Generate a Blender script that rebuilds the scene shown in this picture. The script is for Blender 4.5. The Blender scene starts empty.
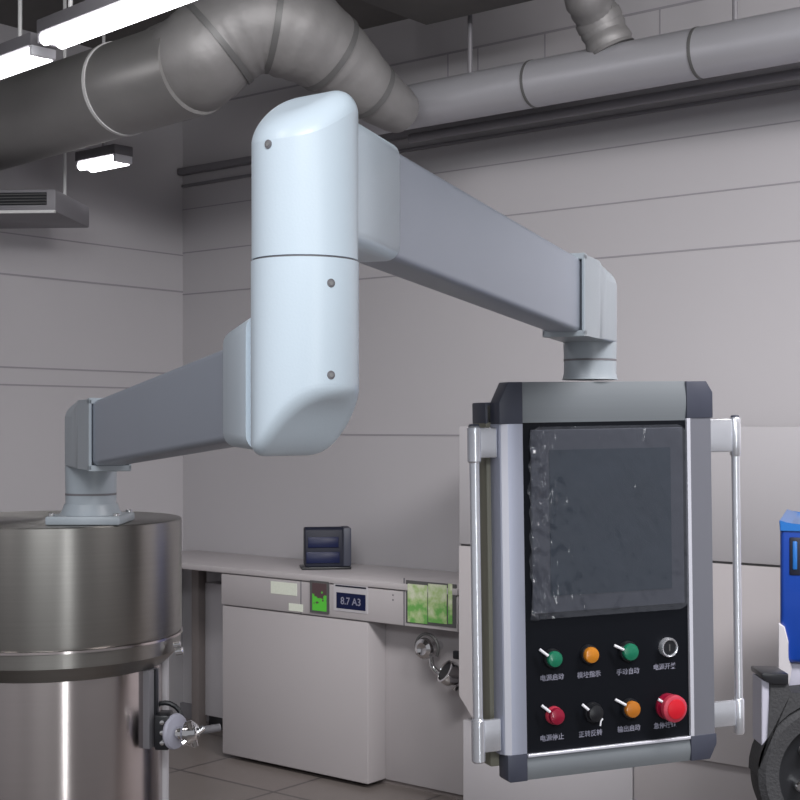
import bpy, bmesh, math, random
from mathutils import Vector, Matrix
random.seed(7)
PI = math.pi
COL = bpy.context.scene.collection
F = 1367.0; H = 1.6; HY = 425.0
TH = math.atan(0.804)
CT, ST = math.cos(TH), math.sin(TH)
MC = Matrix.Rotation(TH, 4, 'Z')           # camera-aligned ground frame (x right, y forward) -> room frame
I4 = Matrix.Identity(4)
WM = {}

# ------------------------------------------------------------------ measuring helpers
def C(px, py, d):                           # photo point at depth d, camera-aligned frame
    return Vector(((px-400)/F*d, d, H+(HY-py)/F*d))
def W(px, py, d): return MC @ C(px, py, d)
def Y(px, py, y):                           # photo point on the room plane y = const
    r = (px-400)/F; d = y/(r*ST+CT)
    return W(px, py, d)

# ------------------------------------------------------------------ materials
def mat(name, col, rough=0.5, metal=0.0, emis=None, es=1.0, noise=0.0, nscale=8, bump=0.0, bscale=60,
        aniso=0.0, stretch=(1,1,1), coat=0.0, spec=.5):
    m = bpy.data.materials.new(name); m.use_nodes = True
    nt = m.node_tree; b = nt.nodes['Principled BSDF']
    b.inputs['Base Color'].default_value = (*col, 1)
    b.inputs['Roughness'].default_value = rough; b.inputs['Metallic'].default_value = metal
    b.inputs['Anisotropic'].default_value = aniso; b.inputs['Anisotropic Rotation'].default_value = .25 if aniso else 0
    b.inputs['Specular IOR Level'].default_value = spec
    b.inputs['Coat Weight'].default_value = coat
    if emis:
        b.inputs['Emission Color'].default_value = (*emis, 1); b.inputs['Emission Strength'].default_value = es
    tc = nt.nodes.new('ShaderNodeTexCoord'); mp = nt.nodes.new('ShaderNodeMapping')
    mp.inputs['Scale'].default_value = stretch
    nt.links.new(tc.outputs['Object'], mp.inputs['Vector'])
    n = nt.nodes.new('ShaderNodeTexNoise'); n.inputs['Scale'].default_value = nscale; n.inputs['Detail'].default_value = 4
    nt.links.new(mp.outputs['Vector'], n.inputs['Vector'])
    mx = nt.nodes.new('ShaderNodeMix'); mx.data_type = 'RGBA'
    k = max(noise, 0.02)
    mx.inputs[6].default_value = (*[c*(1-k) for c in col], 1)
    mx.inputs[7].default_value = (*[min(1, c*(1+k)) for c in col], 1)
    nt.links.new(n.outputs['Fac'], mx.inputs[0]); nt.links.new(mx.outputs[2], b.inputs['Base Color'])
    if bump:
        n2 = nt.nodes.new('ShaderNodeTexNoise'); n2.inputs['Scale'].default_value = bscale; n2.inputs['Detail'].default_value = 3
        nt.links.new(mp.outputs['Vector'], n2.inputs['Vector'])
        bp = nt.nodes.new('ShaderNodeBump'); bp.inputs['Strength'].default_value = bump; bp.inputs['Distance'].default_value = 0.01
        nt.links.new(n2.outputs['Fac'], bp.inputs['Height']); nt.links.new(bp.outputs['Normal'], b.inputs['Normal'])
    if aniso:
        tg = nt.nodes.new('ShaderNodeTangent'); tg.direction_type = 'RADIAL'; tg.axis = 'Z'
        nt.links.new(tg.outputs['Tangent'], b.inputs['Tangent'])
    return m

M = dict(
    wall=mat('wall_panel', (.385,.373,.39), .55, noise=.04, nscale=1.2),
    groove=mat('wall_joint', (.25,.24,.26), .8),
    casing=mat('casing_panel', (.44,.415,.425), .5, noise=.03, nscale=2),
    casing_dark=mat('dark_casing_strip', (.2,.175,.17), .6),  # dark colour of the post and the plinths
    white_panel=mat('white_panel', (.50,.485,.51), .45),
    ceil=mat('ceiling_panel', (.13,.125,.12), .8, noise=.1),
    trim=mat('grey_trim', (.17,.165,.18), .5),
    powder=mat('powder_coat_blue_white', (.67,.77,.86), .34, noise=.02, nscale=5, bump=.04, bscale=400),
    powder_shade=mat('powder_coat_shaded', (.36,.40,.44), .38, noise=.03, nscale=5, bump=.05, bscale=400),  # same paint as powder, darkened so the colour carries the shade
    tube=mat('anodised_tube', (.36,.395,.465), .40, .3, noise=.04, nscale=6),
    lip=mat('pale_lip', (.6,.66,.74), .35),
    dark=mat('dark_gap', (.05,.055,.07), .5),
    screw=mat('steel_screw', (.6,.6,.6), .25, .9),
    alu_r=mat('shaded_profile', (.21,.215,.25), .4, .4, noise=.03),  # same metal as alu, shade of the right stile put into the colour
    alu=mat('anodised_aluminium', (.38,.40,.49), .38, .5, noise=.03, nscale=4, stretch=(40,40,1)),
    alu_g=mat('aluminium_crossbar', (.22,.24,.26), .4, .3, noise=.04, nscale=4, stretch=(1,40,40)),
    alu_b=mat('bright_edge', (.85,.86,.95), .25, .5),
    alu_h=mat('aluminium_handle', (.80,.82,.88), .25, .75, noise=.03),
    cap=mat('charcoal_plastic', (.05,.055,.08), .45, noise=.05),
    olive=mat('olive_housing', (.17,.165,.13), .5, noise=.08, nscale=20, stretch=(1,1,.1)),
    plate=mat('black_plate', (.005,.006,.009), .45, spec=.15),
    screen=mat('screen_glass', (.018,.030,.045), .3, noise=.35, nscale=9, spec=.3),
    bezel=mat('screen_bezel', (.060,.064,.082), .4, spec=.3),
    green=mat('green_plastic', (.008,.17,.09), .3, coat=.3),
    amber=mat('amber_plastic', (.58,.21,.015), .3, coat=.3),
    orange=mat('orange_plastic', (.48,.16,.015), .3, coat=.3),
    ruby=mat('ruby_plastic', (.27,.005,.03), .3, coat=.3),
    red=mat('red_plastic', (.62,.008,.022), .35, coat=.3),
    rosy=mat('rosy_rim', (.52,.045,.08), .35),
    black=mat('black_plastic', (.012,.013,.016), .35),
    white=mat('white_print', (.8,.8,.85), .5),
    print_=mat('grey_print', (.26,.26,.33), .6),
    steel=mat('brushed_steel', (.30,.29,.275), .36, 1.0, noise=.08, nscale=3, stretch=(.3,.3,60), aniso=.8),
    steel_b=mat('satin_steel_body', (.55,.50,.49), .22, 1.0, noise=.04, nscale=3, stretch=(.3,.3,40), aniso=.85),
    chrome=mat('chrome', (.75,.75,.76), .08, 1.0),
    duct=mat('galvanised_duct', (.30,.295,.29), .45, .6, noise=.18, nscale=4, bump=.05, bscale=9),
    foil=mat('foil_wrap', (.22,.215,.215), .55, .35, noise=.25, nscale=5, bump=.6, bscale=9),
    pipe=mat('pale_pipe_jacket', (.42,.42,.45), .36, .4, noise=.06, nscale=3),
    seam=mat('duct_seam', (.12,.12,.12), .5, .3),
    rod=mat('white_rod', (.6,.6,.6), .4),
    tube_light=mat('lit_tube', (1,1,1), .4, emis=(1,.98,1), es=6),
    floor=None,
    navy=mat('dark_navy_plastic', (.012,.014,.028), .5, spec=.3),
    navy_s=mat('navy_screen', (.008,.012,.05), .35, spec=.2),
    blue=mat('blue_enamel', (.005,.045,.30), .32, noise=.12, nscale=6, coat=.3),
    blue_l=mat('light_blue_enamel', (.015,.13,.42), .3, coat=.3),
    rubber=mat('dark_rubber', (.035,.036,.040), .75, noise=.15, nscale=60, bump=.3, bscale=150),
    lav=mat('pale_grey_paint', (.42,.42,.5), .5),
    sticker=mat('cream_label', (.72,.76,.66), .6, noise=.1, nscale=90),
)
def floor_mat():
    m = mat('floor_tile', (.2,.17,.155), .3, noise=.15, nscale=3)
    nt = m.node_tree; b = nt.nodes['Principled BSDF']
    tc = nt.nodes.new('ShaderNodeTexCoord'); br = nt.nodes.new('ShaderNodeTexBrick')
    br.offset = 0; br.inputs['Scale'].default_value = 1.0
    br.inputs['Brick Width'].default_value = .6; br.inputs['Row Height'].default_value = .6
    br.inputs['Mortar Size'].default_value = .008
    br.inputs['Color1'].default_value = (.19,.165,.155,1); br.inputs['Color2'].default_value = (.17,.15,.14,1)
    br.inputs['Mortar'].default_value = (.08,.07,.07,1)
    nt.links.new(tc.outputs['Object'], br.inputs['Vector']); nt.links.new(br.outputs['Color'], b.inputs['Base Color'])
    return m
M['floor'] = floor_mat()
def picture_mat(name, kind):
    """green photographic pane: soft blobs of leaf green over a pale ground"""
    m = mat(name, (.5,.6,.4), .3); nt = m.node_tree; b = nt.nodes['Principled BSDF']
    tc = nt.nodes.new('ShaderNodeTexCoord')
    n = nt.nodes.new('ShaderNodeTexNoise'); n.inputs['Scale'].default_value = 26 if kind == 'pale' else 40
    n.inputs['Detail'].default_value = 3
    nt.links.new(tc.outputs['Object'], n.inputs['Vector'])
    sp = nt.nodes.new('ShaderNodeSeparateXYZ'); nt.links.new(tc.outputs['Object'], sp.inputs[0])
    ad = nt.nodes.new('ShaderNodeMath'); ad.operation = 'MULTIPLY_ADD'
    ad.inputs[1].default_value = -1.6 if kind == 'pale' else -5.0
    sb = nt.nodes.new('ShaderNodeMath'); sb.operation = 'SUBTRACT'; sb.inputs[1].default_value = .83
    nt.links.new(sp.outputs['Z'], sb.inputs[0]); nt.links.new(sb.outputs[0], ad.inputs[0]); nt.links.new(n.outputs['Fac'], ad.inputs[2])
    r = nt.nodes.new('ShaderNodeValToRGB'); e = r.color_ramp.elements
    if kind == 'pale':
        e[0].position = .25; e[0].color = (.62,.66,.5,1); e[1].position = .62; e[1].color = (.16,.42,.1,1)
        x = e.new(.45); x.color = (.42,.55,.26,1)
    else:
        e[0].position = .54; e[0].color = (.09,.055,.06,1); e[1].position = .60; e[1].color = (.1,.55,.05,1)
    nt.links.new(ad.outputs[0], r.inputs[0]); nt.links.new(r.outputs[0], b.inputs['Base Color'])
    return m
M['leaf'] = picture_mat('pale_green_picture', 'pale')
M['leaf2'] = picture_mat('dark_green_picture', 'dark')
def film_mat():
    m = bpy.data.materials.new('clear_film'); m.use_nodes = True; nt = m.node_tree
    for n in list(nt.nodes): nt.nodes.remove(n)
    out = nt.nodes.new('ShaderNodeOutputMaterial'); mix = nt.nodes.new('ShaderNodeMixShader')
    tr = nt.nodes.new('ShaderNodeBsdfTransparent'); pr = nt.nodes.new('ShaderNodeBsdfPrincipled')
    tr.inputs[0].default_value = (.93,.94,.96,1)
    pr.inputs['Base Color'].default_value = (.10,.108,.13,1); pr.inputs['Roughness'].default_value = .12; pr.inputs['Coat Weight'].default_value = 1; pr.inputs['Coat Roughness'].default_value = .05
    pr.inputs['Specular IOR Level'].default_value = 1.0
    tc = nt.nodes.new('ShaderNodeTexCoord'); mp = nt.nodes.new('ShaderNodeMapping'); mp.inputs['Scale'].default_value = (1,1,.45)
    nz = nt.nodes.new('ShaderNodeTexNoise'); nz.inputs['Scale'].default_value = 34; nz.inputs['Detail'].default_value = 2
    nt.links.new(tc.outputs['Object'], mp.inputs[0]); nt.links.new(mp.outputs[0], nz.inputs[0])
    bp = nt.nodes.new('ShaderNodeBump'); bp.inputs['Strength'].default_value = .6; bp.inputs['Distance'].default_value = .01
    nt.links.new(nz.outputs[0], bp.inputs['Height']); nt.links.new(bp.outputs[0], pr.inputs['Normal'])
    mix.inputs[0].default_value = .33
    nt.links.new(tr.outputs[0], mix.inputs[1]); nt.links.new(pr.outputs[0], mix.inputs[2])
    nt.links.new(mix.outputs[0], out.inputs[0])
    return m
M['film'] = film_mat()

# ------------------------------------------------------------------ object helpers
def tag(o, label=None, cat=None, group=None, kind=None):
    if label: o['label'] = label
    if cat: o['category'] = cat
    if group: o['group'] = group
    if kind: o['kind'] = kind
    return o
def thing(name, label, cat, Wm, group=None):
    o = bpy.data.objects.new(name, None); o.empty_display_size = .05; COL.objects.link(o)
    o.matrix_world = Wm; WM[o] = Wm.copy()
    return tag(o, label, cat, group)
def put(name, bm, m, parent=None, Fm=I4, sharp=35, label=None):
    bm.transform(Fm)
    if parent is None:
        lo = Vector((min(v.co[i] for v in bm.verts) for i in range(3))); hi = Vector((max(v.co[i] for v in bm.verts) for i in range(3)))
        wm = Matrix.Translation(((lo.x+hi.x)/2, (lo.y+hi.y)/2, lo.z))
    else: wm = WM[parent]
    bm.transform(wm.inverted())
    bmesh.ops.recalc_face_normals(bm, faces=bm.faces)
    me = bpy.data.meshes.new(name); bm.to_mesh(me); bm.free()
    me.polygons.foreach_set('use_smooth', [True]*len(me.polygons)); me.set_sharp_from_angle(angle=math.radians(sharp))
    me.materials.append(M[m] if isinstance(m, str) else m)
    o = bpy.data.objects.new(name, me); COL.objects.link(o); WM[o] = wm
    if parent is None: o.matrix_world = wm
    else: o.parent = parent
    if label: o['label'] = label
    return o
def T(x, y, z, a=0): return Matrix.Translation((x, y, z)) @ Matrix.Rotation(a, 4, 'Z')
def box(x0, x1, y0, y1, z0, z1, bev=0.0, seg=2, bm=None):
    b = bmesh.new()
    bmesh.ops.create_cube(b, size=1)
    for v in b.verts:
        v.co = Vector(((x0+x1)/2+v.co.x*(x1-x0), (y0+y1)/2+v.co.y*(y1-y0), (z0+z1)/2+v.co.z*(z1-z0)))
    if bev: bmesh.ops.bevel(b, geom=list(b.edges), offset=bev, segments=seg, profile=.5, affect='EDGES')
    return merge(bm, b) if bm is not None else b
def merge(bm, b):
    me = bpy.data.meshes.new('tmp'); b.to_mesh(me); b.free(); bm.from_mesh(me); bpy.data.meshes.remove(me); return bm
def lathe(prof, n=48, bm=None, mtx=None):
    b = bmesh.new(); rings = []
    for r, z in prof:
        if r < 1e-6: rings.append([b.verts.new((0, 0, z))])
        else: rings.append([b.verts.new((r*math.cos(2*PI*i/n), r*math.sin(2*PI*i/n), z)) for i in range(n)])
    for A, B in zip(rings, rings[1:]):
        for i in range(n):
            j = (i+1) % n
            if len(A) == 1 and len(B) == 1: continue
            if len(A) == 1: b.faces.new((A[0], B[i], B[j]))
            elif len(B) == 1: b.faces.new((A[i], A[j], B[0]))
            else: b.faces.new((A[i], A[j], B[j], B[i]))
    for R in (rings[0], rings[-1]):
        if len(R) > 1: b.faces.new(R)
    if mtx: b.transform(mtx)
    return merge(bm, b) if bm is not None else b
def sweep(pts, r, n=20, bm=None, rfun=None):
    """round tube along a polyline"""
    b = bmesh.new(); pts = [Vector(p) for p in pts]; rings = []; up = None
    for i, p in enumerate(pts):
        t = (pts[min(i+1, len(pts)-1)]-pts[max(i-1, 0)]).normalized()
        if up is None: up = t.orthogonal().normalized()
        up = (up - t*up.dot(t)).normalized(); s = t.cross(up)
        rr = rfun(i) if rfun else r
        rings.append([b.verts.new(p+(up*math.cos(2*PI*k/n)+s*math.sin(2*PI*k/n))*rr) for k in range(n)])
    for A, B in zip(rings, rings[1:]):
        for i in range(n): b.faces.new((A[i], A[(i+1)%n], B[(i+1)%n], B[i]))
    b.faces.new(rings[0]); b.faces.new(rings[-1])
    return merge(bm, b) if bm is not None else b
def prism(poly, z0, z1, bev=0.0, seg=2, bm=None, mtx=None):
    """polygon in x-y extruded along z"""
    b = bmesh.new(); A = [b.verts.new((x, y, z0)) for x, y in poly]; B = [b.verts.new((x, y, z1)) for x, y in poly]
    n = len(poly); b.faces.new(A); b.faces.new(B)
    for i in range(n): b.faces.new((A[i], A[(i+1)%n], B[(i+1)%n], B[i]))
    if bev: bmesh.ops.bevel(b, geom=list(b.edges), offset=bev, segments=seg, profile=.5, affect='EDGES')
    if mtx: b.transform(mtx)
    return merge(bm, b) if bm is not None else b
def column(outline, ctr, zb, zt, bot=None, top=None, nr=14, fb=0.0, ft=0.0, soft=False, xmask=None):
    """vertical body of any plan outline whose ends are rolled over towards a direction:
       bot/top = (dx, dy, s0, run, rise)"""
    def off(p, e):
        if not e: return 0
        s = (p[0]-ctr[0])*e[0]+(p[1]-ctr[1])*e[1]-e[2]
        if s <= 0: return 0
        if soft:
            q = min(s/e[3], 1); return e[4]*q*q*(3-2*q)
        q = min(s/e[3], .985); return e[4]*(1-math.sqrt(1-q*q))
    def fil(p, k, f):
        if not f or (xmask is not None and p[0] > xmask): return 0
        r = max(math.hypot(p[0]-ctr[0], p[1]-ctr[1]), 1e-6)
        q = (k*r-(r-f))/f
        if q <= 0: return 0
        if xmask is not None: f = f*min(1, max(0, (xmask-p[0])/.04))
        return f*(1-math.sqrt(max(0, 1-min(q, .995)**2)))
    b = bmesh.new(); n = len(outline)
    def ring(k, end):
        out = []
        for p in outline:
            q = (ctr[0]+(p[0]-ctr[0])*k, ctr[1]+(p[1]-ctr[1])*k)
            out.append(b.verts.new((q[0], q[1], zb+off(q, bot)+fil(p, k, fb) if end == 'b' else zt-off(q, top)-fil(p, k, ft))))
        return out
    ks = [k/nr*.7 for k in range(1, nr+1)]+[.7+.3*math.sin(i/nr*PI/2) for i in range(1, nr+1)]
    rb = [ring(k, 'b') for k in ks]; rt = [ring(k, 't') for k in reversed(ks)]
    rings = rb+rt
    for A, B in zip(rings, rings[1:]):
        for i in range(n): b.faces.new((A[i], A[(i+1)%n], B[(i+1)%n], B[i]))
    b.faces.new(rings[0]); b.faces.new(rings[-1])
    return b
def circ(cx, cy, r, n=72, a0=0, a1=2*PI):
    full = abs(a1-a0-2*PI) < 1e-6
    return [(cx+r*math.cos(a0+(a1-a0)*i/(n if full else n-1)), cy+r*math.sin(a0+(a1-a0)*i/(n if full else n-1))) for i in range(n)]
def text_bm(s, size):
    c = bpy.data.curves.new('t', 'FONT'); c.body = s; c.size = size; c.extrude = .0002; c.align_x = 'CENTER'; c.offset = size*.012
    o = bpy.data.objects.new('t', c); COL.objects.link(o); bpy.context.view_layer.update()
    me = bpy.data.meshes.new_from_object(o.evaluated_get(bpy.context.evaluated_depsgraph_get()))
    b = bmesh.new(); b.from_mesh(me); bpy.data.objects.remove(o); bpy.data.curves.remove(c); bpy.data.meshes.remove(me)
    return b
RX = Matrix.Rotation(PI/2, 4, 'X')          # x-y drawing -> upright x-z, facing -y

# ================================================================== SETTING
XL, YB, ZC = -5.63, 5.1, H+1.935
def struct(name, bm, m, parent=None):
    o = put(name, bm, m, parent)
    if parent is None: o['kind'] = 'structure'
    return o
struct('floor', box(XL, 4.5, -2.5, YB, -.05, 0), 'floor')
struct('ceiling', box(XL, 4.5, -2.5, YB, ZC, ZC+.1), 'ceil')
wb = struct('wall_back', box(XL-.1, 4.5, YB, YB+.1, -.05, ZC+.1), 'wall')
wl = struct('wall_left', box(XL-.1, XL, -2.5, YB, -.05, ZC+.1), 'wall')
for z, g in ((1.73,.005), (1.18,.0025), (.943,.003), (.715,.0035)):
    struct('panel_joint', box(XL, 4.5, YB-.002, YB+.01, H+z-g, H+z+g), 'groove', wb)
struct('panel_joint', box(Y(300,0,YB).x, 1.2, YB-.002, YB+.01, H-.052, H-.044), 'groove', wb)
for z, g in ((.93,.003), (.73,.0045), (.28,.004), (.195,.004)):
    struct('panel_joint', box(XL-.01, XL+.002, -2.5, YB, H+z-g, H+z+g), 'groove', wl)
struct('panel_joint', box(XL-.01, XL+.0015, 2.42, 2.428, H+.2, H+.73), 'groove', wl)
for px in (448, 478, 545, 660):            # upright joints of the top wall boards
    x = Y(px, 40, YB).x
    struct('panel_joint', box(x-.003, x+.003, YB-.0015, YB+.01, H+1.42, H+1.73), 'groove', wb)
struct('trim_1', box(XL+.01, 4.5, YB-.05, YB, H+1.365, H+1.40, .004), 'trim')
struct('trim_2', box(XL+.01, 4.5, YB-.02, YB, H+1.30, H+1.315, .003), 'trim')

# ================================================================== OVERHEAD SERVICES
# pale jacketed pipe along the back wall
x0 = Y(372, 110, 4.6).x
t = thing('jacketed_pipe', 'long pale grey jacketed pipe under the ceiling running to the right above the arm', 'pipe', T(x0, 4.6, H+1.27))
pale_pipe = t; put('pipe_run', sweep([(x0, 4.6, H+1.365), (2.2, 4.6, H+1.365)], .093, 40), 'pipe', t)
for px in (400, 534, 700):
    x = Y(px, 80, 4.6).x
    put('joint_band', sweep([(x-.006, 4.6, H+1.365), (x+.006, 4.6, H+1.365)], .0955, 40), 'seam', t)
x0 = Y(395, 120, 4.75).x
t = tag(put('conduit', sweep([(x0, 4.86, H+1.30), (2.2, 4.86, H+1.30)], .02, 16), 'trim'), 'thin dark conduit below and behind the pale ceiling pipe', 'conduit')

# big galvanised duct upper left
A = W(-70, 148, 6.5); B = W(60, 110, 6.0); D = W(196, 66, 5.25)
t = thing('ventilation_duct', 'big round galvanised duct at upper left under the lit fluorescent lamp', 'duct', T(A.x, A.y, A.z-.2))
vent_duct = t; ax = (D-A).normalized()
put('duct_run', sweep([A, D], .185, 48), 'duct', t)
for k in (.76,):
    p = A.lerp(D, k)
    put('joint_band', sweep([p-ax*.008, p+ax*.008], .19, 48), 'rod', t, label='pale raised joint band')
for k in (.56,):
    p = A.lerp(D, k)+Vector((0, 0, .18))
    put('hanger_rod', sweep([p, (p.x, p.y, ZC)], .008, 8), 'rod', t)

# foil wrapped bend from the ceiling to the pipe
pts = [(172,73,5.40), (196,62,5.27), (226,36,5.25), (262,22,5.25), (300,34,5.3), (337,60,5.4), (370,90,5.5), (402,113,5.65)]
ctl = [W(*p) for p in pts]
def spline(c, n=8):
    out = []
    for i in range(len(c)-1):
        p0, p1, p2, p3 = c[max(i-1,0)], c[i], c[i+1], c[min(i+2,len(c)-1)]
        for k in range(n):
            u = k/n
            out.append(.5*((2*p1)+(p2-p0)*u+(2*p0-5*p1+4*p2-p3)*u*u+(3*p1-p0-3*p2+p3)*u**3))
    out.append(c[-1]); return out
sp = spline(ctl); N = len(sp)
def fr(i):
    u = i/(N-1); base = .19 if u < .55 else .19-(u-.55)/.45*.10
    return base*(1+.012*math.sin(i*1.9))
t = vent_duct
put('flexible_bend', sweep(sp, .2, 36, rfun=fr), 'foil', t, label='crinkled foil-wrapped bend')
for i in (14, 26, 38, 48):
    d = (sp[i+1]-sp[i-1]).normalized()
    put('strap', sweep([sp[i]-d*.012, sp[i]+d*.012], fr(i)*1.025, 36), 'seam', t)

# small foil drop beside it
sp2 = spline([W(578,-40,5.2), W(583,-8,5.15), Y(597,16,4.56), Y(612,50,4.60)], 8)
t = thing('foil_branch_pipe', 'short crinkled foil branch pipe dropping onto the pale ceiling pipe', 'pipe', T(sp2[-1].x, sp2[-1].y, sp2[-1].z))
put('pipe_bend', sweep(sp2, .07, 24, rfun=lambda i: (.072+.0008*i)*(1+.05*math.sin(i*2.1))), 'foil', t)
put('collar', sweep([sp2[-9], sp2[-7]], .092, 24), 'foil', t)
for px in (470, 735, 860):
    x = Y(px, 8, 4.6).x
    put('hanger_rod', sweep([(x, 4.6, H+1.45), (x, 4.6, ZC)], .01, 10), 'trim', pale_pipe)

# dark rectangular duct at the top
a = Y(384, 0, 4.2); b_ = Y(535, 0, 4.2)
t = thing('rectangular_duct', 'dark rectangular sheet-metal duct tight under the ceiling at the top', 'duct', T(a.x, 4.2, H+1.60))
put('duct_body', box(a.x-.02, b_.x, 3.9, 4.5, H+1.66, ZC-.02, .01), 'ceil', t)

# fluorescent fittings
def fluorescent(p0, p1, label, rods, group=None):
    d = (p1-p0); L = d.length; a = math.atan2(d.y, d.x)
    Wm = T(p0.x, p0.y, p0.z, a)
    t = thing('fluorescent_lamp', label, 'lamp', Wm, group)
    put('housing', box(0, L, -.055, .055, .012, .06, .006), 'trim', t, Wm)
    for y in (-.032, .032):
        put('light_tube', sweep([(.02, y, -.008), (L-.02, y, -.008)], .022, 14), 'tube_light', t, Wm)
    for x in (0, L):
        s = 1 if x == 0 else -1
        put('lamp_holder', box(min(x, x+s*.02), max(x, x+s*.02), -.05, .05, -.022, .014, .003), 'white', t, Wm)
    for x in rods:
        put('hanger_rod', sweep([(x*L, 0, .055), (x*L, 0, ZC-p0.z)], .008, 8), 'rod', t, Wm)
    return t
hl = 1.352
def LP(px, py): return W(px, py, hl*F/(HY-py))
P0, P1, P2, P3 = LP(-14, 72), LP(44, 51), LP(50, 40), LP(250, -36)
for p in (P1, P2, P3): p.z = P0.z
fluorescent(P0, P1, 'lit fluorescent lamp nearer the left edge, ending below its brighter neighbour', (.6,), 'lit fluorescent lamps')
fluorescent(P2, P3, 'long bright fluorescent lamp running off the top edge above the round duct', (.12, .42), 'lit fluorescent lamps')

# pendant sheet metal unit far left, below the duct
Wv = T(*W(20, 212, 6.0), TH+math.radians(-4))
t = thing('ceiling_vent', 'dark suspended air vent box at left just under the round duct', 'vent', Wv)
put('vent_box', box(-.55, .16, 0, .5, .0, .10, .008), 'trim', t, Wv)
put('vent_opening', box(-.12, .12, -.004, .01, .03, .085), 'black', t, Wv)
for i in range(4): put('slat', box(-.12, .12, -.012, -.002, .035+i*.013, .038+i*.013), 'seam', t, Wv)
put('edge_trim', box(-.55, .16, -.012, .004, -.006, .006), 'rod', t, Wv)
for x in (-.4, .12): put('hanger_rod', sweep([(x, .25, .1), (x, .25, ZC-Wv.translation.z)], .008, 8), 'rod', t, Wv)
# short lit fitting behind
q0 = W(84, 166, 6.6); q1 = W(124, 154, 6.4); q1.z = q0.z
fluorescent(q0, q1, 'small lit fluorescent lamp hanging far back between vent box and corner', (.5,), 'lit fluorescent lamps')

# ================================================================== COUNTER AGAINST THE BACK WALL
YF = 4.59; ZT = H-.68
xa, xb = Y(120, 0, YF).x, Y(459, 0, YF).x
tag(put('worktop', box(xa, xb, YF-.012, YB-.004, ZT-.03, ZT, .006), 'casing'), 'long pale worktop along the wall carrying the small dark terminal', 'worktop')
xc = Y(222, 0, YF).x; xd = Y(368, 0, YF).x
ZF = H-.862
Wc = T((xc+xd)/2, YF, 0)
t = thing('control_cabinet', 'pale beige control cabinet under the worktop with display strip', 'cabinet', Wc)
put('front_panel', box(xc, xd, YF, YB-.01, .02, ZF-.004, .008), 'casing', t)
put('fascia', box(xc, xb-.004, YF-.006, YF+.14, ZF, ZT-.034, .005), 'casing', t)
put('back_panel', box(xd+.001, xb-.004, YF+.12, YB-.01, .02, ZF-.004, .004), 'casing', t)
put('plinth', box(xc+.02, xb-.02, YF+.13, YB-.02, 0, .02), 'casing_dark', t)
def fas(x0, y0, x1, y1):                     # photo rectangle on the fascia
    a = Y(x0, y0, YF-.006); b = Y(x1, y1, YF-.006); return a.x, b.x, b.z, a.z
def fbox(name, r, m, par, d0=.002, d1=.0, off=0, **k):
    x0, x1, z0, z1 = r
    return put(name, box(x0, x1, YF-.006-d0-off, YF-.004-off, z0, z1), m, par, **k)
# panel lines on the fascia
fbox('panel_line', fas(300.5, 577, 301.5, 614), 'trim', t, .001); fbox('panel_line', fas(403.5, 578, 404.8, 626), 'trim', t, .001)
# left paper labels
tag(fbox('paper_label', fas(271, 581, 297, 596), 'sticker', None), 'larger cream paper label at the left of the display strip', 'label')
tag(fbox('paper_label', fas(289, 603, 303, 612), 'sticker', None), 'small cream paper label low beside the dark green pane', 'label')
# green/dark pane
o = fbox('status_pane', fas(311, 580, 329.5, 614), 'trim', t, .004)
put('frame', box(*[fas(311,580,329.5,614)[i] for i in (0,1)], YF-.013, YF-.008, *[fas(311,580,329.5,614)[i] for i in (2,3)]), 'seam', o)
r = fas(313.5, 582.5, 327.5, 611.5)
put('picture', box(r[0], r[1], YF-.0145, YF-.012, r[2], r[3]), 'leaf2', o, label='pane with bright green lower half')
# blue display
o = fbox('display', fas(334, 582, 368, 614), 'white_panel', t, .003, label='pale surround of the dark blue display')
r = fas(336, 584.5, 366.5, 589); put('header_bar', box(r[0], r[1], YF-.0105, YF-.008, r[2], r[3]), 'navy', o)
r = fas(337, 592, 366, 611); put('display_window', box(r[0], r[1], YF-.0105, YF-.008, r[2], r[3]), 'navy_s', o)
xm = (r[0]+r[1])/2
b = text_bm('8.7 A3', .045); b.transform(T(xm, YF-.0108, r[2]+.02) @ RX); put('digits', b, 'print_', o)
# small mark
r = fas(393, 592, 397, 602); b = text_bm(':', .06); b.transform(T(r[0], YF-.0063, r[2]+.004) @ RX); put('printed_mark', b, 'trim', t)
# green picture window
o = fbox('picture_window', fas(406.5, 580, 456.5, 628), 'seam', t, .004, label='framed pane with a pale green picture')
for a_, b_2 in ((408.5, 428), (429, 447.5), (449, 453)):
    r = fas(a_, 583.5, b_2, 624); put('pane', box(r[0], r[1], YF-.0125, YF-.009, r[2], r[3]), 'leaf', o)
# small lever in the recess
p = Y(373, 643, YF+.1)
t2 = thing('cabinet_latch', 'tiny chrome latch in the recess right of the cabinet front', 'latch', T(p.x, YF+.12, p.z))
put('latch_base', lathe([(0,0),(.014,0),(.014,.006),(0,.008)], 20, mtx=T(p.x, YF+.12, p.z) @ RX), 'chrome', t2)
put('latch_lever', sweep([(p.x, YF+.11, p.z), (p.x+.045, YF+.095, p.z-.03)], .007, 10), 'chrome', t2)

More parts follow.
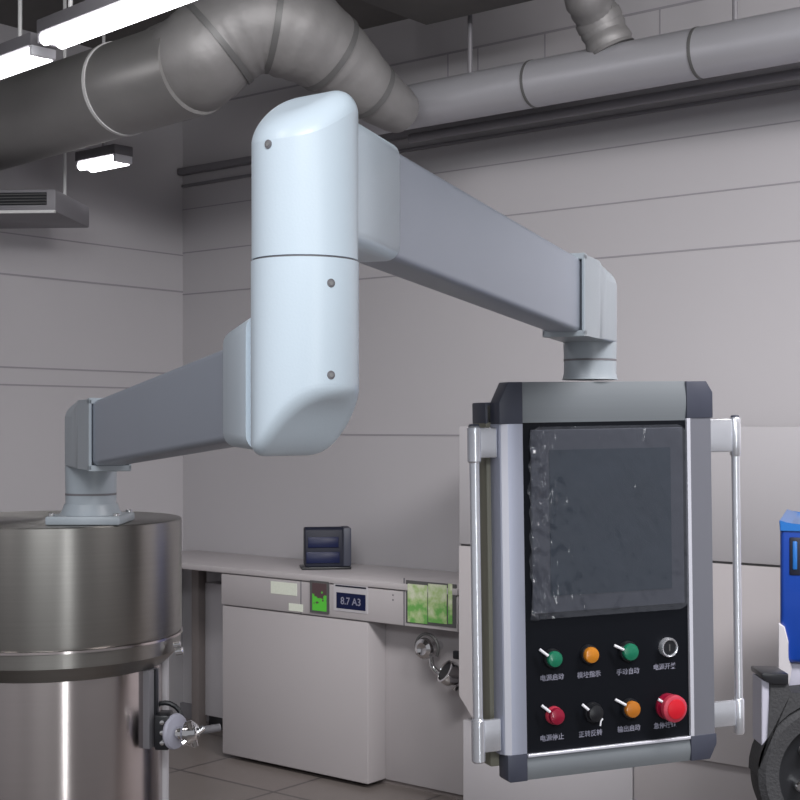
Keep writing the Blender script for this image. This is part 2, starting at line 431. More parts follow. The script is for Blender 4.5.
# chrome swivel fittings on the cabinet
def ring_pts(c, r, a0, a1, n=24, sx=1): return [Vector((c.x+r*sx*math.cos(a0+(a1-a0)*i/n), c.y, c.z+r*math.sin(a0+(a1-a0)*i/n))) for i in range(n+1)]
YK = YF+.03; c = Y(427, 648, YK)
t2 = thing('chrome_valve', 'chrome round valve knob and bent pipe hanging under the display strip', 'valve', T(c.x, YK, c.z-.07))
put('knob', lathe([(0,0),(.034,0),(.046,.012),(.042,.03),(.026,.038),(.014,.032),(0,.03)], 32, mtx=T(c.x, YK+.0, c.z) @ RX), 'chrome', t2)
put('guard_ring', sweep(ring_pts(c, .060, -.5, 3.7), .0065, 10), 'seam', t2)
put('stem', sweep([(c.x, YK-.005, c.z), (c.x, YK+.092, c.z)], .02, 20), 'chrome', t2)
c2 = Y(453, 676, YK-.02)
pp = spline([Vector((c.x+.03, YK-.01, c.z-.035)), Vector((c.x+.045, YK-.02, c.z-.07)), Vector((c.x+.06, YK-.02, c2.z+.015)), Vector((c2.x-.02, YK-.02, c2.z-.035)), Vector((c2.x+.02, YK-.02, c2.z-.05))], 6)
put('bent_pipe', sweep(pp, .012, 12), 'chrome', t2)
put('cup', lathe([(0,-.03),(.03,-.03),(.05,-.01),(.056,.02),(.05,.045),(.042,.047),(.036,.03),(0,.02)], 28, mtx=T(c2.x, YK-.02, c2.z) @ Matrix.Rotation(math.radians(55), 4, 'X') @ Matrix.Rotation(math.radians(-25), 4, 'Y')), 'chrome', t2)
put('cup_mouth', lathe([(0,.034),(.038,.036),(.036,.044),(0,.044)], 28, mtx=T(c2.x, YK-.02, c2.z) @ Matrix.Rotation(math.radians(55), 4, 'X') @ Matrix.Rotation(math.radians(-25), 4, 'Y')), 'black', t2)
put('clip', box(c2.x+.012, c2.x+.05, YK-.04, YK-.02, c2.z+.075, c2.z+.11, .005), 'black', t2)

# left bay under the worktop
x0, x1 = Y(197, 0, 4.98).x, Y(204, 0, 4.98).x
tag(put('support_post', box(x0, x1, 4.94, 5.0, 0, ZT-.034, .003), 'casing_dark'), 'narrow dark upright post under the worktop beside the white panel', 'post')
x0, x1 = Y(204.6, 0, 4.99).x, Y(246, 0, 4.99).x
z0, z1 = Y(210, 716, 4.99).z, Y(210, 583, 4.99).z
t2 = thing('white_panel', 'white upright panel between dark post and cabinet, on a black foot', 'panel', T((x0+x1)/2, 5.03, 0))
put('panel_board', box(x0, x1, 4.99, 5.08, z0, z1, .004), 'white_panel', t2)
put('foot', box(x0+.02, x1, 5.0, 5.07, 0, z0, .004), 'black', t2, label='black foot')
x0 = Y(150, 0, 5.03).x
struct('baseboard_back', box(XL, Y(197,0,5.08).x, YB-.02, YB, 0, .08), 'trim')

# dark terminal on the worktop
c = Y(321, 560, 4.80)
Wt = T(c.x, 4.84, ZT, TH+math.radians(8))
t = thing('desk_terminal', 'small dark navy desktop terminal with screen standing on the worktop', 'terminal', Wt)
s = (349-298)/F*5.95/2
put('foot', box(-s*1.12, s*1.0, -.07, .08, 0, .012, .004), 'black', t, Wt)
b = bmesh.new()
prof = [(-.06,.012),(.075,.012),(.075,.192),(-.02,.198),(-.035,.185)]
b = prism(prof, -s*.95, s*.98, .006, 2, mtx=Matrix(((0,0,1,0),(1,0,0,0),(0,1,0,0),(0,0,0,1))))
put('body', b, 'navy', t, Wt)
sl = math.atan2(.025, .163)
Ms = Wt @ Matrix.Translation((-.012, -.0485, .094)) @ Matrix.Rotation(-sl*1.0, 4, 'X')
put('screen', box(-s*.72, s*.58, -.006, .006, .008, .058, .002), 'navy_s', t, Ms)
put('lower_slot', box(-s*.80, s*.62, -.005, .006, -.065, -.012, .002), 'navy_s', t, Ms)
put('side_shell', box(s*.66, s*1.0, -.062, .078, .014, .195, .005), 'cap', t, Wt, label='lighter side shell')

# tall panelled unit right
YP = 4.35; x0 = Y(459, 0, YP).x
zt = H-.006
zd = H-1.066; ze = Y(475, 722, YP); zj = H-.473
t = thing('tall_cabinet', 'tall plain pale cabinet with a dark horizontal joint behind the operator panel', 'cabinet', T(1.2, YP, 0))
put('upper_front', box(x0, 3.2, YP, YB-.06, zj+.004, zt, .004), 'wall', t)
b = prism([(x0, zj-.004), (x0, zd), (ze.x, ze.z), (3.2, ze.z), (3.2, zj-.004)], 0, .5, mtx=T(0, YP+.5, 0) @ RX)
put('lower_front', b, 'casing', t)
put('joint', box(x0+.002, 3.19, YP+.012, YP+.4, zj-.006, zj+.006), 'seam', t)
xs = Y(633, 0, YP+.02).x; x1 = Y(463, 0, YP+.02).x
put('base_front', box(x1, xs-.003, YP+.02, YP+.6, .02, ze.z-.004, .003), 'white_panel', t)
put('base_front', box(xs+.003, 3.15, YP+.02, YP+.6, .02, ze.z-.004, .003), 'casing', t)
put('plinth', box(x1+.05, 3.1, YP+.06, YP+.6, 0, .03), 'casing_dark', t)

# ================================================================== BLUE MACHINE AT RIGHT
db = 3.62
a = C(780, 520, db); bz = C(780, 664, db).z
Wb = MC @ T(a.x, db, 0, math.radians(-18))
t = thing('blue_machine', 'blue enamelled machine housing with black wheel at the right edge', 'machine', Wb)
zt_ = a.z
put('hood', box(0, .62, 0, .5, bz+.004, zt_-.012, .012, 3), 'blue', t, Wb)
b = prism([(-.002, zt_), (.0, zt_-.03), (.03, zt_-.028), (.63, zt_-.03), (.63, zt_-.010), (.10, zt_-.014), (.03, zt_-.010)], -.50, .004, .002, 1, mtx=T(0,0,0) @ RX)
put('hood_rim', b, 'blue_l', t, Wb, label='lighter blue rim')
put('slot', box(.032, .044, -.006, .01, zt_-.13, zt_-.055, .003), 'blue_l', t, Wb)
put('slot_frame', box(.024, .052, -.003, .01, zt_-.145, zt_-.045, .003), 'navy', t, Wb)
put('skirt', box(.008, .60, .02, .48, bz-.12, bz+.003, .01), 'lav', t, Wb, label='pale grey skirt')
put('edge_strip', prism([(-.004, bz+.11), (.012, bz+.10), (.022, bz+.06), (.02, bz+.02), (.03, bz-.01), (.02, bz-.08), (-.004, bz-.08)], -.012, .012, .002, 1, mtx=RX), 'white_panel', t, Wb)
put('undercarriage', box(.06, .56, .06, .44, .0, bz-.121, .02), 'black', t, Wb)
# wheel
wz = C(0, 772, 3.5).z; wx = C(829, 0, 3.5).x; R = 76/F*3.5
Ww = MC @ T(wx, 3.5, wz)
o = put('wheel', lathe([(R*.72,-.045),(R*.9,-.05),(R*.985,-.04),(R,-.02),(R,.02),(R*.985,.04),(R*.9,.05),(R*.72,.045),(R*.70,.0),(R*.72,-.045)], 72), 'rubber', t, Ww @ RX, label='dark rubber tyre')
put('wheel_disc', lathe([(0,-.02),(R*.71,-.02),(R*.71,.004),(R*.3,.0),(R*.3,.02),(0,.02)], 64), 'black', o, Ww @ RX)
put('hub', lathe([(0,0),(R*.2,0),(R*.2,.05),(R*.12,.06),(0,.06)], 32), 'trim', o, Ww @ RX)
for k in range(6):
    an = PI+.35-k*PI/3
    put('bolt', lathe([(0,.0),(.013,.0),(.013,.03),(.009,.034),(0,.034)], 16), 'chrome' if k == 0 else 'trim', o, Ww @ RX @ T(R*.45*math.cos(an), R*.45*math.sin(an), 0))
# fender arm with cap
k = 3.5/F
def wl_(px, py): return ((px-829)*k, (772-py)*k)
arc = [wl_(763,735), wl_(765,690), wl_(764,676), wl_(782,676), wl_(785,690), wl_(800,688), wl_(829,684)]
outer = arc; inner = [((R+.002)*math.cos(x), (R+.002)*math.sin(x)) for x in [PI/2+i*(PI*.5)/10 for i in range(11)]]
put('fender', prism(outer+inner, -.04, .05, .002, 1), 'rubber', t, Ww @ RX)
ra = [wl_(757,676), wl_(765,679), wl_(765,733), wl_(757,742)]
put('fender_edge', prism(ra, -.045, .045, .002, 1), 'lav', t, Ww @ RX, label='pale grey strip on the fender')
ca = [wl_(755.5,669), wl_(782,669.5), wl_(782,680), wl_(766,680), wl_(756,674)]
put('fender_cap', prism(ca, -.05, .06, .003, 2), 'black', t, Ww @ RX)

# ================================================================== STEEL TANK
TZ = H-.171
tc = C(50, 0, 2.5); tx = tc.x
Wk = MC @ T(tx, 2.5, 0)
t = thing('steel_tank', 'tall brushed stainless steel cylindrical tank at left carrying the arm', 'tank', Wk)
R = .238
put('lid_drum', lathe([(0,TZ),(R-.002,TZ),(R,TZ-.002),(R,TZ-.20),(R-.002,TZ-.206),(0,TZ-.206)], 128), 'steel', t, Wk, label='brushed upper drum')
put('seam_ring', lathe([(R-.01,TZ-.2065),(R+.0015,TZ-.2065),(R+.0015,TZ-.2105),(R-.01,TZ-.2105)], 128), 'steel_b', t, Wk)
put('collar', lathe([(0,TZ-.211),(R-.001,TZ-.211),(R-.003,TZ-.236),(R-.030,TZ-.262),(0,TZ-.262)], 128), 'steel', t, Wk)
R2 = .207
put('body', lathe([(0,.1),(R2-.01,.1),(R2,.11),(R2,TZ-.2625),(0,TZ-.2625)], 128), 'steel_b', t, Wk, label='satin lower body')
for k in range(3):
    an = k*2*PI/3+.3
    put('leg', sweep([((R2-.03)*math.cos(an), (R2-.03)*math.sin(an), 0), ((R2-.03)*math.cos(an), (R2-.03)*math.sin(an), .11)], .02, 16), 'steel', t, Wk)
# side rail, bracket
an = math.radians(-20)
Mr = Wk @ Matrix.Rotation(an, 4, 'Z')
put('side_rail', box(R2-.006, R2+.012, -.020, .016, TZ-.40, TZ-.262, .002), 'trim', t, Mr, label='dark vertical rail')
put('rail_groove', box(R2+.010, R2+.016, -.004, .004, TZ-.40, TZ-.262, .001), 'black', t, Mr)
px_ = C(166, 0, 2.52)
put('side_pipe', sweep([(px_.x-tx, .0, .0), (px_.x-tx, .0, TZ-.25)], .009, 16), 'white_panel', t, Wk, label='thin pale vertical pipe')
p = C(179, 651, 2.44)
put('clamp_screw', lathe([(0,0),(.007,0),(.007,.012),(.004,.014),(0,.014)], 14, mtx=T(p.x-tx, p.y-2.5, p.z) @ Matrix.Rotation(math.radians(80), 4, 'Y') @ T(0,0,-.006)), 'chrome', t, Wk)
put('clamp_screw', lathe([(0,0),(.005,0),(.005,.012),(0,.014)], 14, mtx=T(p.x-tx-.004, p.y-2.5, p.z+.012) @ Matrix.Rotation(math.radians(80), 4, 'Y') @ T(0,0,-.006)), 'chrome', t, Wk)

# drain valve on the tank side
v = C(163, 730, 2.42)
Wv2 = MC @ T(v.x, v.y, v.z)
t = thing('drain_valve', 'small black and chrome drain valve on the side of the steel tank', 'valve', Wv2)
put('mounting_block', box(-.012, .014, -.02, .03, -.032, .03, .004), 'black', t, Wv2)
for i in range(3): put('terminal_screw', lathe([(0,0),(.004,0),(.004,.004),(0,.005)], 10, mtx=T(.002, -.02, .018-i*.018) @ RX), 'chrome', t, Wv2)
RY = Matrix.Rotation(PI/2, 4, 'Y')
put('flange_disc', lathe([(0,0),(.03,0),(.032,.004),(.03,.009),(.016,.012),(0,.012)], 32, mtx=T(.018,0,-.002) @ Matrix.Rotation(-.5, 4, 'Z') @ RY), 'lav', t, Wv2)
put('hose_loop', sweep([Vector((.0+.03*math.cos(x), .02, .014+.03*math.sin(x))) for x in [i*PI/10 for i in range(11)]], .0045, 8), 'black', t, Wv2)
put('valve_body', lathe([(0,.01),(.010,.012),(.012,.022),(.02,.028),(.023,.038),(.016,.048),(.009,.052),(0,.054)], 10, mtx=T(.014,-.01,-.002) @ Matrix.Rotation(-.15, 4, 'Z') @ RY), 'chrome', t, Wv2)
b = sweep([(.05, -.03, .02), (.06, -.02, -.024)], .006, 10)
b = sweep([(.038, -.032, -.016), (.074, -.015, .008)], .006, 10, bm=b)
put('cross_handle', b, 'chrome', t, Wv2)
put('outlet_pipe', sweep([(.06, 0, -.002), (.098, .02, 0)], .007, 12), 'trim', t, Wv2)

# ================================================================== SUSPENSION ARM
PC = C(305, 0, 1.348)                         # middle post axis
EU = C(590, 0, 2.39); EL = C(91, 0, 2.384)    # elbow axes
pc = (PC.x, PC.y)
du = Vector((EU.x-PC.x, EU.y-PC.y)).normalized(); dl = Vector((EL.x-PC.x, EL.y-PC.y)).normalized()
Wa = MC @ T(EL.x, EL.y, TZ)
arm = thing('suspension_arm', 'pale blue-white double-jointed suspension arm reaching from tank to operator panel', 'support arm', Wa)
RP = .0525
zs = H+.161                                    # seam between the two halves
zt_, zb_ = H+.332, H-.031
up = put('upper_joint', column(circ(*pc, RP), pc, zs+.001, zt_, top=(-.6, -.8, -.03, .085, .036), ft=.026, soft=True), 'powder', arm, MC)
lo = put('lower_joint', column(circ(*pc, RP+.0007), pc, zb_, zs-.001, bot=(.72, -.69, -.030, .082, .058), fb=.014, soft=True), 'powder', arm, MC)
put('joint_seam', column(circ(*pc, RP-.0012), pc, zs-.003, zs+.003), 'trim', arm, MC)
put('cap_seam', column([(pc[0]+(RP+.0010)*math.cos(x), pc[1]+(RP+.0010)*math.sin(x)) for x in [i*2*PI/72 for i in range(72)]], pc, zb_+.0580, zb_+.0592), 'powder_shade', arm, MC) if False else None
def screw(px, py, parent, r=.0042):
    # on the front of the post
    sx = (px-400)/F; bx, by = pc; A_ = sx*sx+1; B_ = -2*(sx*bx+by); C_ = bx*bx+by*by-(RP+.0007)**2
    d = (-B_-math.sqrt(max(0, B_*B_-4*A_*C_)))/(2*A_); p = C(px, py, d)
    a = math.atan2(p.y-by, p.x-bx)
    Mx = MC @ Matrix.Translation(p) @ Matrix.Rotation(a, 4, 'Z') @ Matrix.Rotation(PI/2, 4, 'Y')
    o = put('screw_recess', lathe([(0,-.002),(r,-.002),(r,.0004),(r*.7,.0008),(0,.0006)], 20), 'trim', parent, Mx)
    put('screw', lathe([(0,0),(r*.55,0),(r*.55,.0012),(0,.0014)], 14), 'screw', o, Mx)
screw(268, 144, up); screw(331, 283, lo); screw(331, 375, lo)

def arm_side(d, blk, zb, zt, hw, tube, parent_joint):
    """d: plan direction from post; blk: (start,end) of the knuckle block; zb/zt its heights (inner, outer)"""
    a = math.atan2(d.y, d.x); Fm = MC @ T(pc[0], pc[1], 0, a)
    b = bmesh.new(); rings = []
    for x, z0, z1, w in ((blk[0], zb[0], zt[0], hw+.004), (blk[1]-.006, zb[1], zt[1], hw), (blk[1], zb[1]+.006, zt[1]-.006, hw-.006)):
        r = .016; ring = []
        for cx_, cz_, a0 in ((w-r, z1-r, 0), (-w+r, z1-r, PI/2), (-w+r, z0+r, PI), (w-r, z0+r, 1.5*PI)):
            for k in range(6): ring.append(b.verts.new((x, cx_+r*math.cos(a0+k*PI/10), cz_+r*math.sin(a0+k*PI/10))))
        rings.append(ring)
    for A_, B_ in zip(rings, rings[1:]):
        n = len(A_)
        for i in range(n): b.faces.new((A_[i], A_[(i+1)%n], B_[(i+1)%n], B_[i]))
    b.faces.new(rings[0]); b.faces.new(rings[-1])
    put('arm_socket', b, 'powder_shade' if parent_joint == 'g' else 'powder', arm, Fm, sharp=50)
    x0, x1, zc0, zc1, h, yl, yh = tube
    b = bmesh.new(); rings = []
    for x, zc in ((x0, zc0), (x1, zc1)):
        r = .008; ring = []
        for cx_, cz_, a0 in ((yh-r, zc+h-r, 0), (yl+r, zc+h-r, PI/2), (yl+r, zc-h+r, PI), (yh-r, zc-h+r, 1.5*PI)):
            for k in range(5): ring.append(b.verts.new((x, cx_+r*math.cos(a0+k*PI/8), cz_+r*math.sin(a0+k*PI/8))))
        rings.append(ring)
    n = len(rings[0])
    for i in range(n): b.faces.new((rings[0][i], rings[0][(i+1)%n], rings[1][(i+1)%n], rings[1][i]))
    b.faces.new(rings[0]); b.faces.new(rings[1])
    put('arm_tube', b, 'tube', arm, Fm, sharp=50)
LU = math.hypot(EU.x-PC.x, EU.y-PC.y); LL = math.hypot(EL.x-PC.x, EL.y-PC.y)
arm_side(du, (.02, .148), (H+.178, H+.176), (H+.306, H+.303), .043, (.12, LU-.19, H+.238, H+.207, .0595, -.038, .016), 'p')
arm_side(dl, (.045, .148), (H-.026, H-.024), (H+.112, H+.102), .043, (.12, LL-.20, H+.035, H-.014, .0515, -.016, .038), 'p')

def elbow(E, d, R, z0, z1, zneck, Lb, zring, vis, w_far=.022):
    """R neck radius; body spans z0..z1, reaches Lb back towards the post"""
    a = math.atan2(-d.y, -d.x)                 # pointing back at the post
    Fm = MC @ T(E.x, E.y, 0, a)
    m0, m1 = (-w_far, R*.98) if vis > 0 else (-R*.98, w_far)
    ol = [(Lb, m0), (Lb, m1)]+circ(0, 0, R, 30, PI/2, 1.5*PI)
    # densify the straight sides
    out = []
    for p, q in zip(ol, ol[1:]+ol[:1]):
        L = math.hypot(q[0]-p[0], q[1]-p[1]); n = max(1, int(L/.012))
        for i in range(n): out.append((p[0]+(q[0]-p[0])*i/n, p[1]+(q[1]-p[1])*i/n))
    o = put('elbow', column(out, (0, 0), z0, z1, top=(-1, 0, -.02, R+.03, .035), ft=.03, fb=.004, xmask=Lb*.55), 'powder_shade', arm, Fm, sharp=45)
    # socket mouth: frame round the tube
    b = bmesh.new(); yl, yh = (-w_far, R*.98) if vis > 0 else (-R*.98, w_far)
    for x0, x1, y0, y1, zz0, zz1 in ((Lb-.004, Lb+.012, yl-.001, yh+.001, z0-.002, z0+.008), (Lb-.004, Lb+.012, yl-.001, yh+.001, z1-.008, z1+.002),
                                     (Lb-.004, Lb+.012, yl-.001, yl+.004, z0, z1), (Lb-.004, Lb+.012, yh-.004, yh+.001, z0, z1)):
        box(x0, x1, y0, y1, zz0, zz1, .0012, 1, bm=b)
    put('socket_lip', b, 'powder_shade', o, Fm)
    put('socket_gap', box(Lb-.002, Lb+.002, yl+.003, yh-.003, z0+.007, z1-.007), 'dark', o, Fm)
    put('neck', lathe([(0,zneck),(R+.002,zneck),(R+.001,zneck+.003),(R-.001,zneck+.012),(R-.001,zring-.002),(R-.003,zring),(R-.001,zring+.002),(R,z0+.001),(0,z0+.001)], 64), 'powder_shade', arm, Fm)
    put('ring_groove', lathe([(R-.004,zring-.0018),(R-.0006,zring-.0018),(R-.0006,zring+.0018),(R-.004,zring+.0018)], 64), 'trim', arm, Fm)
elbow(EU, du, .0465, H+.143, H+.272, H+.0790, .205, H+.113, 1)
elbow(EL, dl, .0445, H-.072, H+.041, TZ+.014, .210, H-.120, -1)
Fe = MC @ T(EL.x, EL.y, TZ, 0)
put('mounting_flange', box(-.064, .064, -.066, .066, .0005, .016, .004, 2), 'powder_shade', arm, Fe)
put('flange_cone', lathe([(0,.0155),(.054,.0155),(.049,.024),(.0455,.034),(0,.034)], 64), 'powder_shade', arm, Fe)
for sx in (-1, 1):
    for sy in (-1, 1): put('flange_bolt', lathe([(0,.015),(.006,.015),(.006,.02),(0,.021)], 12, mtx=T(sx*.055, sy*.055, 0)), 'screw', arm, Fe)

# ================================================================== OPERATOR PANEL
yaw = math.radians(21); roll = math.radians(-.9)
d0 = 2.345
O = C(600, 575, d0)
Wp = MC @ Matrix.Translation(O) @ Matrix.Rotation(yaw, 4, 'Z') @ Matrix.Rotation(roll, 4, 'Y')
IW = Wp.inverted() @ MC
cam_l = IW @ Vector((0, 0, H))
def L(px, py, y=0.0):                          # photo point on the panel plane local y
    q = IW @ C(px, py, 1.0); d = q-cam_l; s = (y-cam_l.y)/d.y; p = cam_l+d*s; return p.x, p.z
pan = thing('operator_panel', 'grey aluminium machine operator panel with film-covered screen and coloured buttons', 'control panel', Wp @ T(0, .04, -.35))
def pp_(name, bm, m, parent=pan, **k): return put(name, bm, m, parent, Wp, **k)
xl, ztl = L(498, 383); xr, ztr = L(712, 380); xi0, _ = L(525, 600); xi1, _ = L(689, 600)
_, zbt = L(600, 773.5); ztop = (L(524, 382)[1]+L(688, 381)[1])/2; zbot = .004+(L(530, 777)[1]+L(690, 769)[1])/2
zb_in = (L(528, 756)[1]+L(688, 736)[1])/2      # underside of black plate
zt_in = (L(525, 424)[1]+L(688, 419)[1])/2
DF = .034
ch = .022                                      # chamfer of the outer edge
def stile(x0, x1, z0, z1, side):
    # vertical profile, rounded/chamfered outer front edge; cross-section in x-y
    if side < 0: poly = [(x1, 0), (x0+.016, 0), (x0+.004, .006), (x0, .014), (x0, DF), (x1, DF)]
    else: poly = [(x0, 0), (x1-.004, 0), (x1, .006), (x1, DF), (x0, DF)]
    return prism(poly, z0, z1)
zcl_b = L(514, 755)[1]; zcl_t = L(510, 424)[1]
zcr_b = L(700, 735)[1]; zcr_t = L(700, 418)[1]
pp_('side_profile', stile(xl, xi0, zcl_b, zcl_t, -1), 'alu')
pp_('side_profile', stile(xi1, xr, zcr_b, zcr_t, 1), 'alu_r', label='right profile with shade in its colour')
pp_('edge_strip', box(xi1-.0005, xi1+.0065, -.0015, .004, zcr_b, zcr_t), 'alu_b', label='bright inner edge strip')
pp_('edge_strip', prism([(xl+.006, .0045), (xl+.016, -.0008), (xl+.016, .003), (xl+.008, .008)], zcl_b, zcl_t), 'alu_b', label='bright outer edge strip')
# top and bottom cross profiles (slightly hollow face)
def bar(z0, z1, flip):
    n = 10; b = bmesh.new(); A_ = []; B_ = []
    pr = [(z0+(z1-z0)*i/n, .0-.004*math.sin(PI*i/n)+.004) for i in range(n+1)]+[(z1, DF), (z0, DF)]
    for z, y in pr: A_.append(b.verts.new((xi0+.0005, y, z))); B_.append(b.verts.new((xi1-.0005, y, z)))
    m = len(pr); b.faces.new(A_); b.faces.new(B_)
    for i in range(m): b.faces.new((A_[i], A_[(i+1)%m], B_[(i+1)%m], B_[i]))
    return b
pp_('top_profile', bar(zt_in, ztop, 0), 'alu_g'); pp_('bottom_profile', bar(zbot, zb_in-.004, 0), 'alu_g')
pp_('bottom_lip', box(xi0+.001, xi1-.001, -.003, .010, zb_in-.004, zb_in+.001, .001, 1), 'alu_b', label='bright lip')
# corner caps with cut corners
def cap(x0, x1, z0, z1, cx, cz, cut):
    # cx,cz = +-1 which outer corner is cut
    xo = x1 if cx > 0 else x0; zo = z1 if cz > 0 else z0; xi = x0 if cx > 0 else x1; zi = z0 if cz > 0 else z1
    poly = [(xi, zi), (xi, zo), (xo-cx*cut[0], zo), (xo, zo-cz*cut[1]), (xo, zi)]
    b = prism(poly, -DF-.001, .0015, .0012, 2); b.transform(RX); return b
pp_('corner_cap', cap(xl+.001, xi0, zcl_t, ztop, -1, 1, (.017, .034)), 'cap')
pp_('corner_cap', cap(xi1, xr, zcr_t, ztop, 1, 1, (.013, .020)), 'cap')
pp_('corner_cap', cap(xl+.008, xi0, zbot, zcl_b, -1, -1, (.004, .004)), 'cap')
pp_('corner_cap', cap(xi1, xr-.001, zbot, zcr_b, 1, -1, (.014, .026)), 'cap')
# rear housing
zho = L(490, 403, DF)[1]
pp_('rear_housing', box(xl-.008, xr-.012, DF+.0005, DF+.055, zbot+.02, zho, .004), 'olive')
pp_('rear_corner', box(xl-.0085, xl+.03, DF+.0005, DF+.056, zho-.036, zho+.001, .003), 'cap')
q = IW @ Vector((EU.x, EU.y, 0))
pp_('mounting_pad', box(q.x-.058, q.x+.058, DF+.0005, DF+.068, zho+.001, ztop-.001, .003), 'alu_g')
# face plate
pp_('face_plate', box(xi0+.001, xi1-.001, .004, .016, zb_in, zt_in, 0), 'plate')
# screen + bezel
x0, z1 = L(531, 430); x1, z0 = L(685, 603)
scr = pp_('touch_screen', box(x0, x1, .0005, .0045, z0, z1, .001, 1), 'bezel')
x0, z1 = L(549, 450); x1, z0 = L(672, 588)
pp_('screen_glass', box(x0, x1, -.0008, .001, z0, z1), 'screen', scr)
# protective film: real wrinkles, strongest at the left edge and corners
NX, NZ = 90, 100; b = bmesh.new(); G = []
from mathutils import noise as mn
xf0, zf1 = L(526.5, 427); xf1, zf0 = L(687, 608)
for j in range(NZ+1):
    row = []
    for i in range(NX+1):
        u, v = i/NX, j/NZ
        x = xf0+(xf1-xf0)*u; z = zf0+(zf1-zf0)*v
        rr = .02                               # rounded corners, ragged left edge
        for cu, cv in ((1,0),(1,1),(0,1)):
            ex = (xf1-x) if cu else (x-xf0); ez = (zf1-z) if cv else (z-zf0)
            if ex < rr and ez < rr:
                dd = math.hypot(rr-ex, rr-ez)
                if dd > rr:
                    f = rr/dd; x = (xf1-rr+(rr-ex)*f) if cu else (xf0+rr-(rr-ex)*f); z = (zf1-rr+(rr-ez)*f) if cv else (zf0+rr-(rr-ez)*f)
        wl2 = math.exp(-u/.10); wt = math.exp(-(1-v)/.07)*.35; wr = math.exp(-(1-u)/.05)*.3; wd = math.exp(-v/.05)*.3
        amp = .0010+.0150*wl2+.006*wt+.005*wr+.005*wd
        nn = mn.noise(Vector((x*70, z*26, 3)))*.6+mn.noise(Vector((x*150, z*70, 9)))*.4
        rid = abs(mn.noise(Vector((x*60+z*25, z*34, 5))))
        y = -.0045-amp*(.5+nn)+amp*.8*rid
        y = min(y, -.0018)
        x += .003*wl2*mn.noise(Vector((0, z*50, 1)))
        row.append(b.verts.new((x, y, z)))
    G.append(row)
for j in range(NZ):
    for i in range(NX): b.faces.new((G[j][i], G[j][i+1], G[j+1][i+1], G[j+1][i]))
pp_('protective_film', b, 'film', scr, sharp=180, label='crinkled clear protective film')

# push buttons and switches
def front(px, py, y=.004):
    x, z = L(px, py, y); return Wp @ T(x, y, z) @ RX
def pointer(px, py, dx, dy, par):
    x0, z0 = L(px, py, 0); x1, z1 = L(px+dx, py+dy, 0)
    b = sweep([(x0, -.004, z0), (x1, -.010, z1)], .0024, 8)
    return put('indicator_mark', b, 'white', par, Wp)
def button(name, px, py, rpx, m, ring='black', h=.016, label=None, dome=.003, mark=None, ringr=1.22):
    r = rpx/F*d0*1.1
    Fm = front(px, py)
    o = put(name, lathe([(0,0),(r*ringr,0),(r*ringr,.005),(r*ringr*.93,.008),(0,.008)], 36), ring, pan, Fm, label=label)
    put('cap', lathe([(0,.0078),(r*.98,.0078),(r,.010),(r,h-.002),(r*.93,h),(r*.5,h+dome*.7),(0,h+dome)], 36), m, o, Fm)
    if mark: pointer(px+mark[0], py+mark[1], mark[2], mark[3], o)
    return o
mk = (-11, -7, 6, 6)
button('selector_switch', 551.5, 658, 7.2, 'green', label='green selector with white pointer, upper left', mark=(-13,-9,7,6))
button('push_button', 588, 654, 7.2, 'amber', label='amber push button')
button('selector_switch', 627, 651, 7.8, 'green', label='green selector with white pointer, upper row', mark=(-14,-6,8,4))
o = button('selector_switch', 553.5, 715, 7.4, 'ruby', ring='rosy', label='dark red lit button with thin rim', mark=(-13,-10,7,6), ringr=1.1)
button('selector_switch', 592, 712, 7.6, 'black', label='black rotary selector with white marks', mark=(-11,-8,5,5))
x0, z0 = L(597, 722, 0); o2 = [c for c in pan.children][-1]
put('indicator_mark', sweep([(x0-.001, -.013, z0-.004), (x0+.0005, -.013, z0+.004), (x0+.004, -.013, z0+.008)], .0014, 8), 'white', o2, Wp)
button('selector_switch', 629, 708, 7.6, 'orange', label='orange selector with white pointer', mark=(-15,-9,9,5))
# key switch
Fm = front(667, 647); r = 10/F*d0
o = put('key_switch', lathe([(r*.74,.0),(r,.0),(r,.008),(r*.9,.011),(r*.78,.010),(r*.74,.006)], 40), 'alu_h', pan, Fm, label='silver-ringed key switch')
put('key_barrel', lathe([(0,0),(r*.72,0),(r*.72,.008),(0,.008)], 32), 'black', o, Fm)
put('key_slot', box(-.0012, .0012, -.006, .006, .0078, .0088), 'seam', o, Fm)
# emergency stop mushroom
Fm = front(667, 706); r = 14/F*d0
o = put('emergency_stop', lathe([(0,0),(r*.95,0),(r*.95,.004),(r*.55,.006),(r*.5,.016),(0,.016)], 40), 'ruby', pan, Fm, label='large red emergency stop mushroom button')
put('mushroom_cap', lathe([(0,.0155),(r*.7,.0155),(r*.98,.018),(r,.022),(r*.97,.027),(r*.74,.030)], 48), 'rosy', o, Fm)
put('mushroom_face', lathe([(r*.74,.0295),(r*.7,.0315),(r*.4,.0335),(0,.034)], 48), 'red', o, Fm)
pointer(657, 699, 6, 4, o)
# engraved Chinese captions
caps = [(552,677,'电源启动'), (589,674,'模块指示'), (628,671,'手动自动'), (664.5,666,'电源开关'),
        (552,737,'电源停止'), (590.5,733,'正转反转'), (629,728,'输出启动'), (665,724.5,'急停按钮')]
for px, py, s in caps:
    b = text_bm(s, .0115); x, z = L(px, py+.5, .0038)
    b.transform(T(x, .0037, z-.004) @ RX)
    put('caption', b, 'print_', pan, Wp)

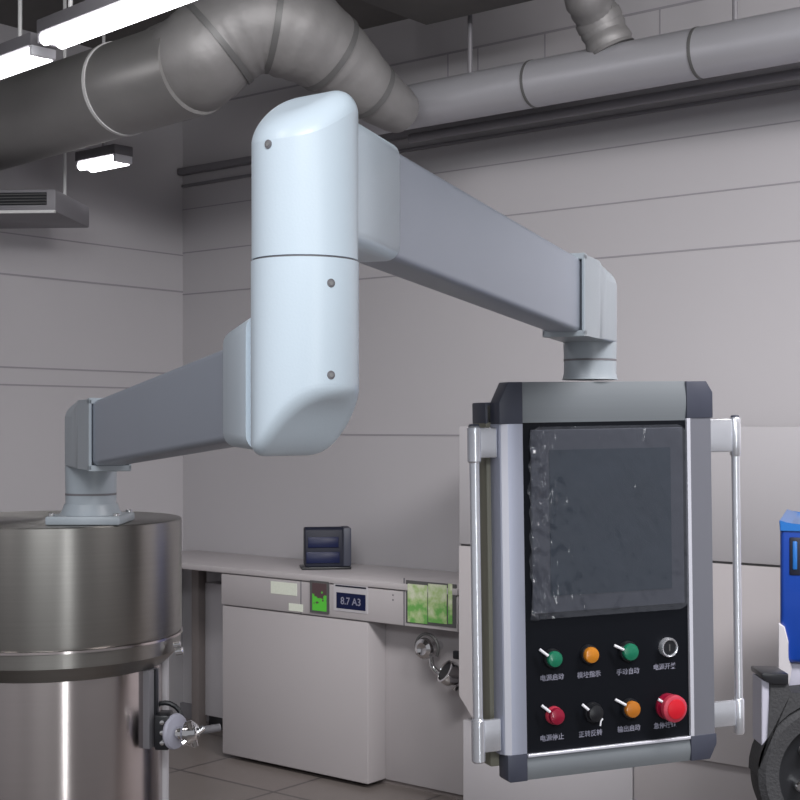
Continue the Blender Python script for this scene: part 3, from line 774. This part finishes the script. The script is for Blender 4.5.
# side handles
def handle(xc, yb, zs, side, r_rod, r_sl):
    """zs = sleeve heights (top sleeve hi/lo, bottom hi/lo)"""
    t1, t0, b1, b0 = zs
    g = put('side_handle', lathe([(0,b0+.01),(r_rod,b0+.01),(r_rod,t1-.01),(0,t1-.01)], 24), 'alu_h', pan, Wp @ T(xc, yb, 0), label='%s round grab bar' % ('left' if side < 0 else 'right'))
    for hi, lo_, nm in ((t1, t0, 't'), (b1, b0, 'b')):
        e = .003
        put('sleeve', lathe([(0,lo_),(r_sl*.8,lo_),(r_sl,lo_+e),(r_sl,hi-e),(r_sl*.8,hi),(0,hi)], 28), 'alu_h', g, Wp @ T(xc, yb, 0))
        xe = xl+.001 if side < 0 else xr-.001
        x0, x1 = (xc, xe) if side < 0 else (xe, xc)
        n = 8; b = bmesh.new()
        zb2 = lo_+(.008 if nm == 't' else .016); zt2 = hi-.003
        put('bracket', box(x0, x1, yb-.004, yb+.006, zb2, zt2, .0025, 2), 'alu_h', g, Wp)
    put('end_plug', lathe([(0,t1-.001),(r_sl*.85,t1-.001),(r_sl*.7,t1+.003),(0,t1+.004)], 20), 'cap', g, Wp @ T(xc, yb, 0))
yb = .012
xh = L(476.3, 600, yb)[0]
handle(xh, yb, (L(476,426,yb)[1], L(476,463,yb)[1], L(476,719,yb)[1], L(476,763,yb)[1]), -1, .0085, .0115)
xh = L(737.3, 600, yb)[0]
handle(xh, yb, (L(737,417,yb)[1], L(737,456,yb)[1], L(737,698,yb)[1], L(737,734,yb)[1]), 1, .0075, .0098)

# ================================================================== LIGHT
def area(name, loc, tgt, sx, sy, e, col=(1,1,1)):
    l = bpy.data.lights.new(name, 'AREA'); l.shape = 'RECTANGLE'; l.size = sx; l.size_y = sy; l.energy = e; l.color = col
    o = bpy.data.objects.new(name, l); COL.objects.link(o); o.location = loc
    o.rotation_euler = (Vector(tgt)-Vector(loc)).to_track_quat('-Z', 'Y').to_euler()
    return o
area('added_streak_light', MC @ Vector((1.3, -1.1, 1.35)), MC @ Vector((-.5, 2.2, 1.0)), .16, 2.4, 16, (.95,.98,1))  # added unseen strip light, gives vertical streaks on tank and tubes
lr = area('ceiling_lamp_right', MC @ Vector((2.2, 1.6, 3.4)), MC @ Vector((2.3, 4.2, 1.3)), 2.4, .6, 140, (1,.97,.97))
area('ceiling_lamp_front', MC @ Vector((.0, -1.2, 3.2)), MC @ Vector((.0, 1.8, 1.5)), 1.6, .5, 66, (.95,.98,1))
area('ceiling_lamp_left', MC @ Vector((-1.6, .3, 3.3)), MC @ Vector((-1.2, 2.6, 1.0)), .10, 1.4, 18, (1,.98,1))
lr.data.spread = math.radians(125)
l = area('added_counter_fill', MC @ Vector((-.5, 3.4, 3.2)), MC @ Vector((-.6, 6.0, .6)), 1.2, .3, 17, (1,.98,.98)); l.data.spread = math.radians(110)  # added unseen fill light to brighten the counter and cabinet
w = bpy.data.worlds.new('World'); bpy.context.scene.world = w; w.use_nodes = True
w.node_tree.nodes['Background'].inputs[0].default_value = (.74,.74,.78,1)
w.node_tree.nodes['Background'].inputs[1].default_value = .45

cam = bpy.data.cameras.new('Camera'); co = bpy.data.objects.new('Camera', cam); COL.objects.link(co)
co.location = (0, 0, H); co.rotation_euler = (PI/2, 0, TH)
cam.sensor_width = 36; cam.lens = 36*F/800; cam.shift_y = 25/800; cam.clip_start = .05
sc = bpy.context.scene; sc.camera = co
sc.view_settings.view_transform = 'Standard'; sc.view_settings.look = 'None'
sc.view_settings.gamma = 1; sc.view_settings.exposure = 0; sc.view_settings.use_curve_mapping = False
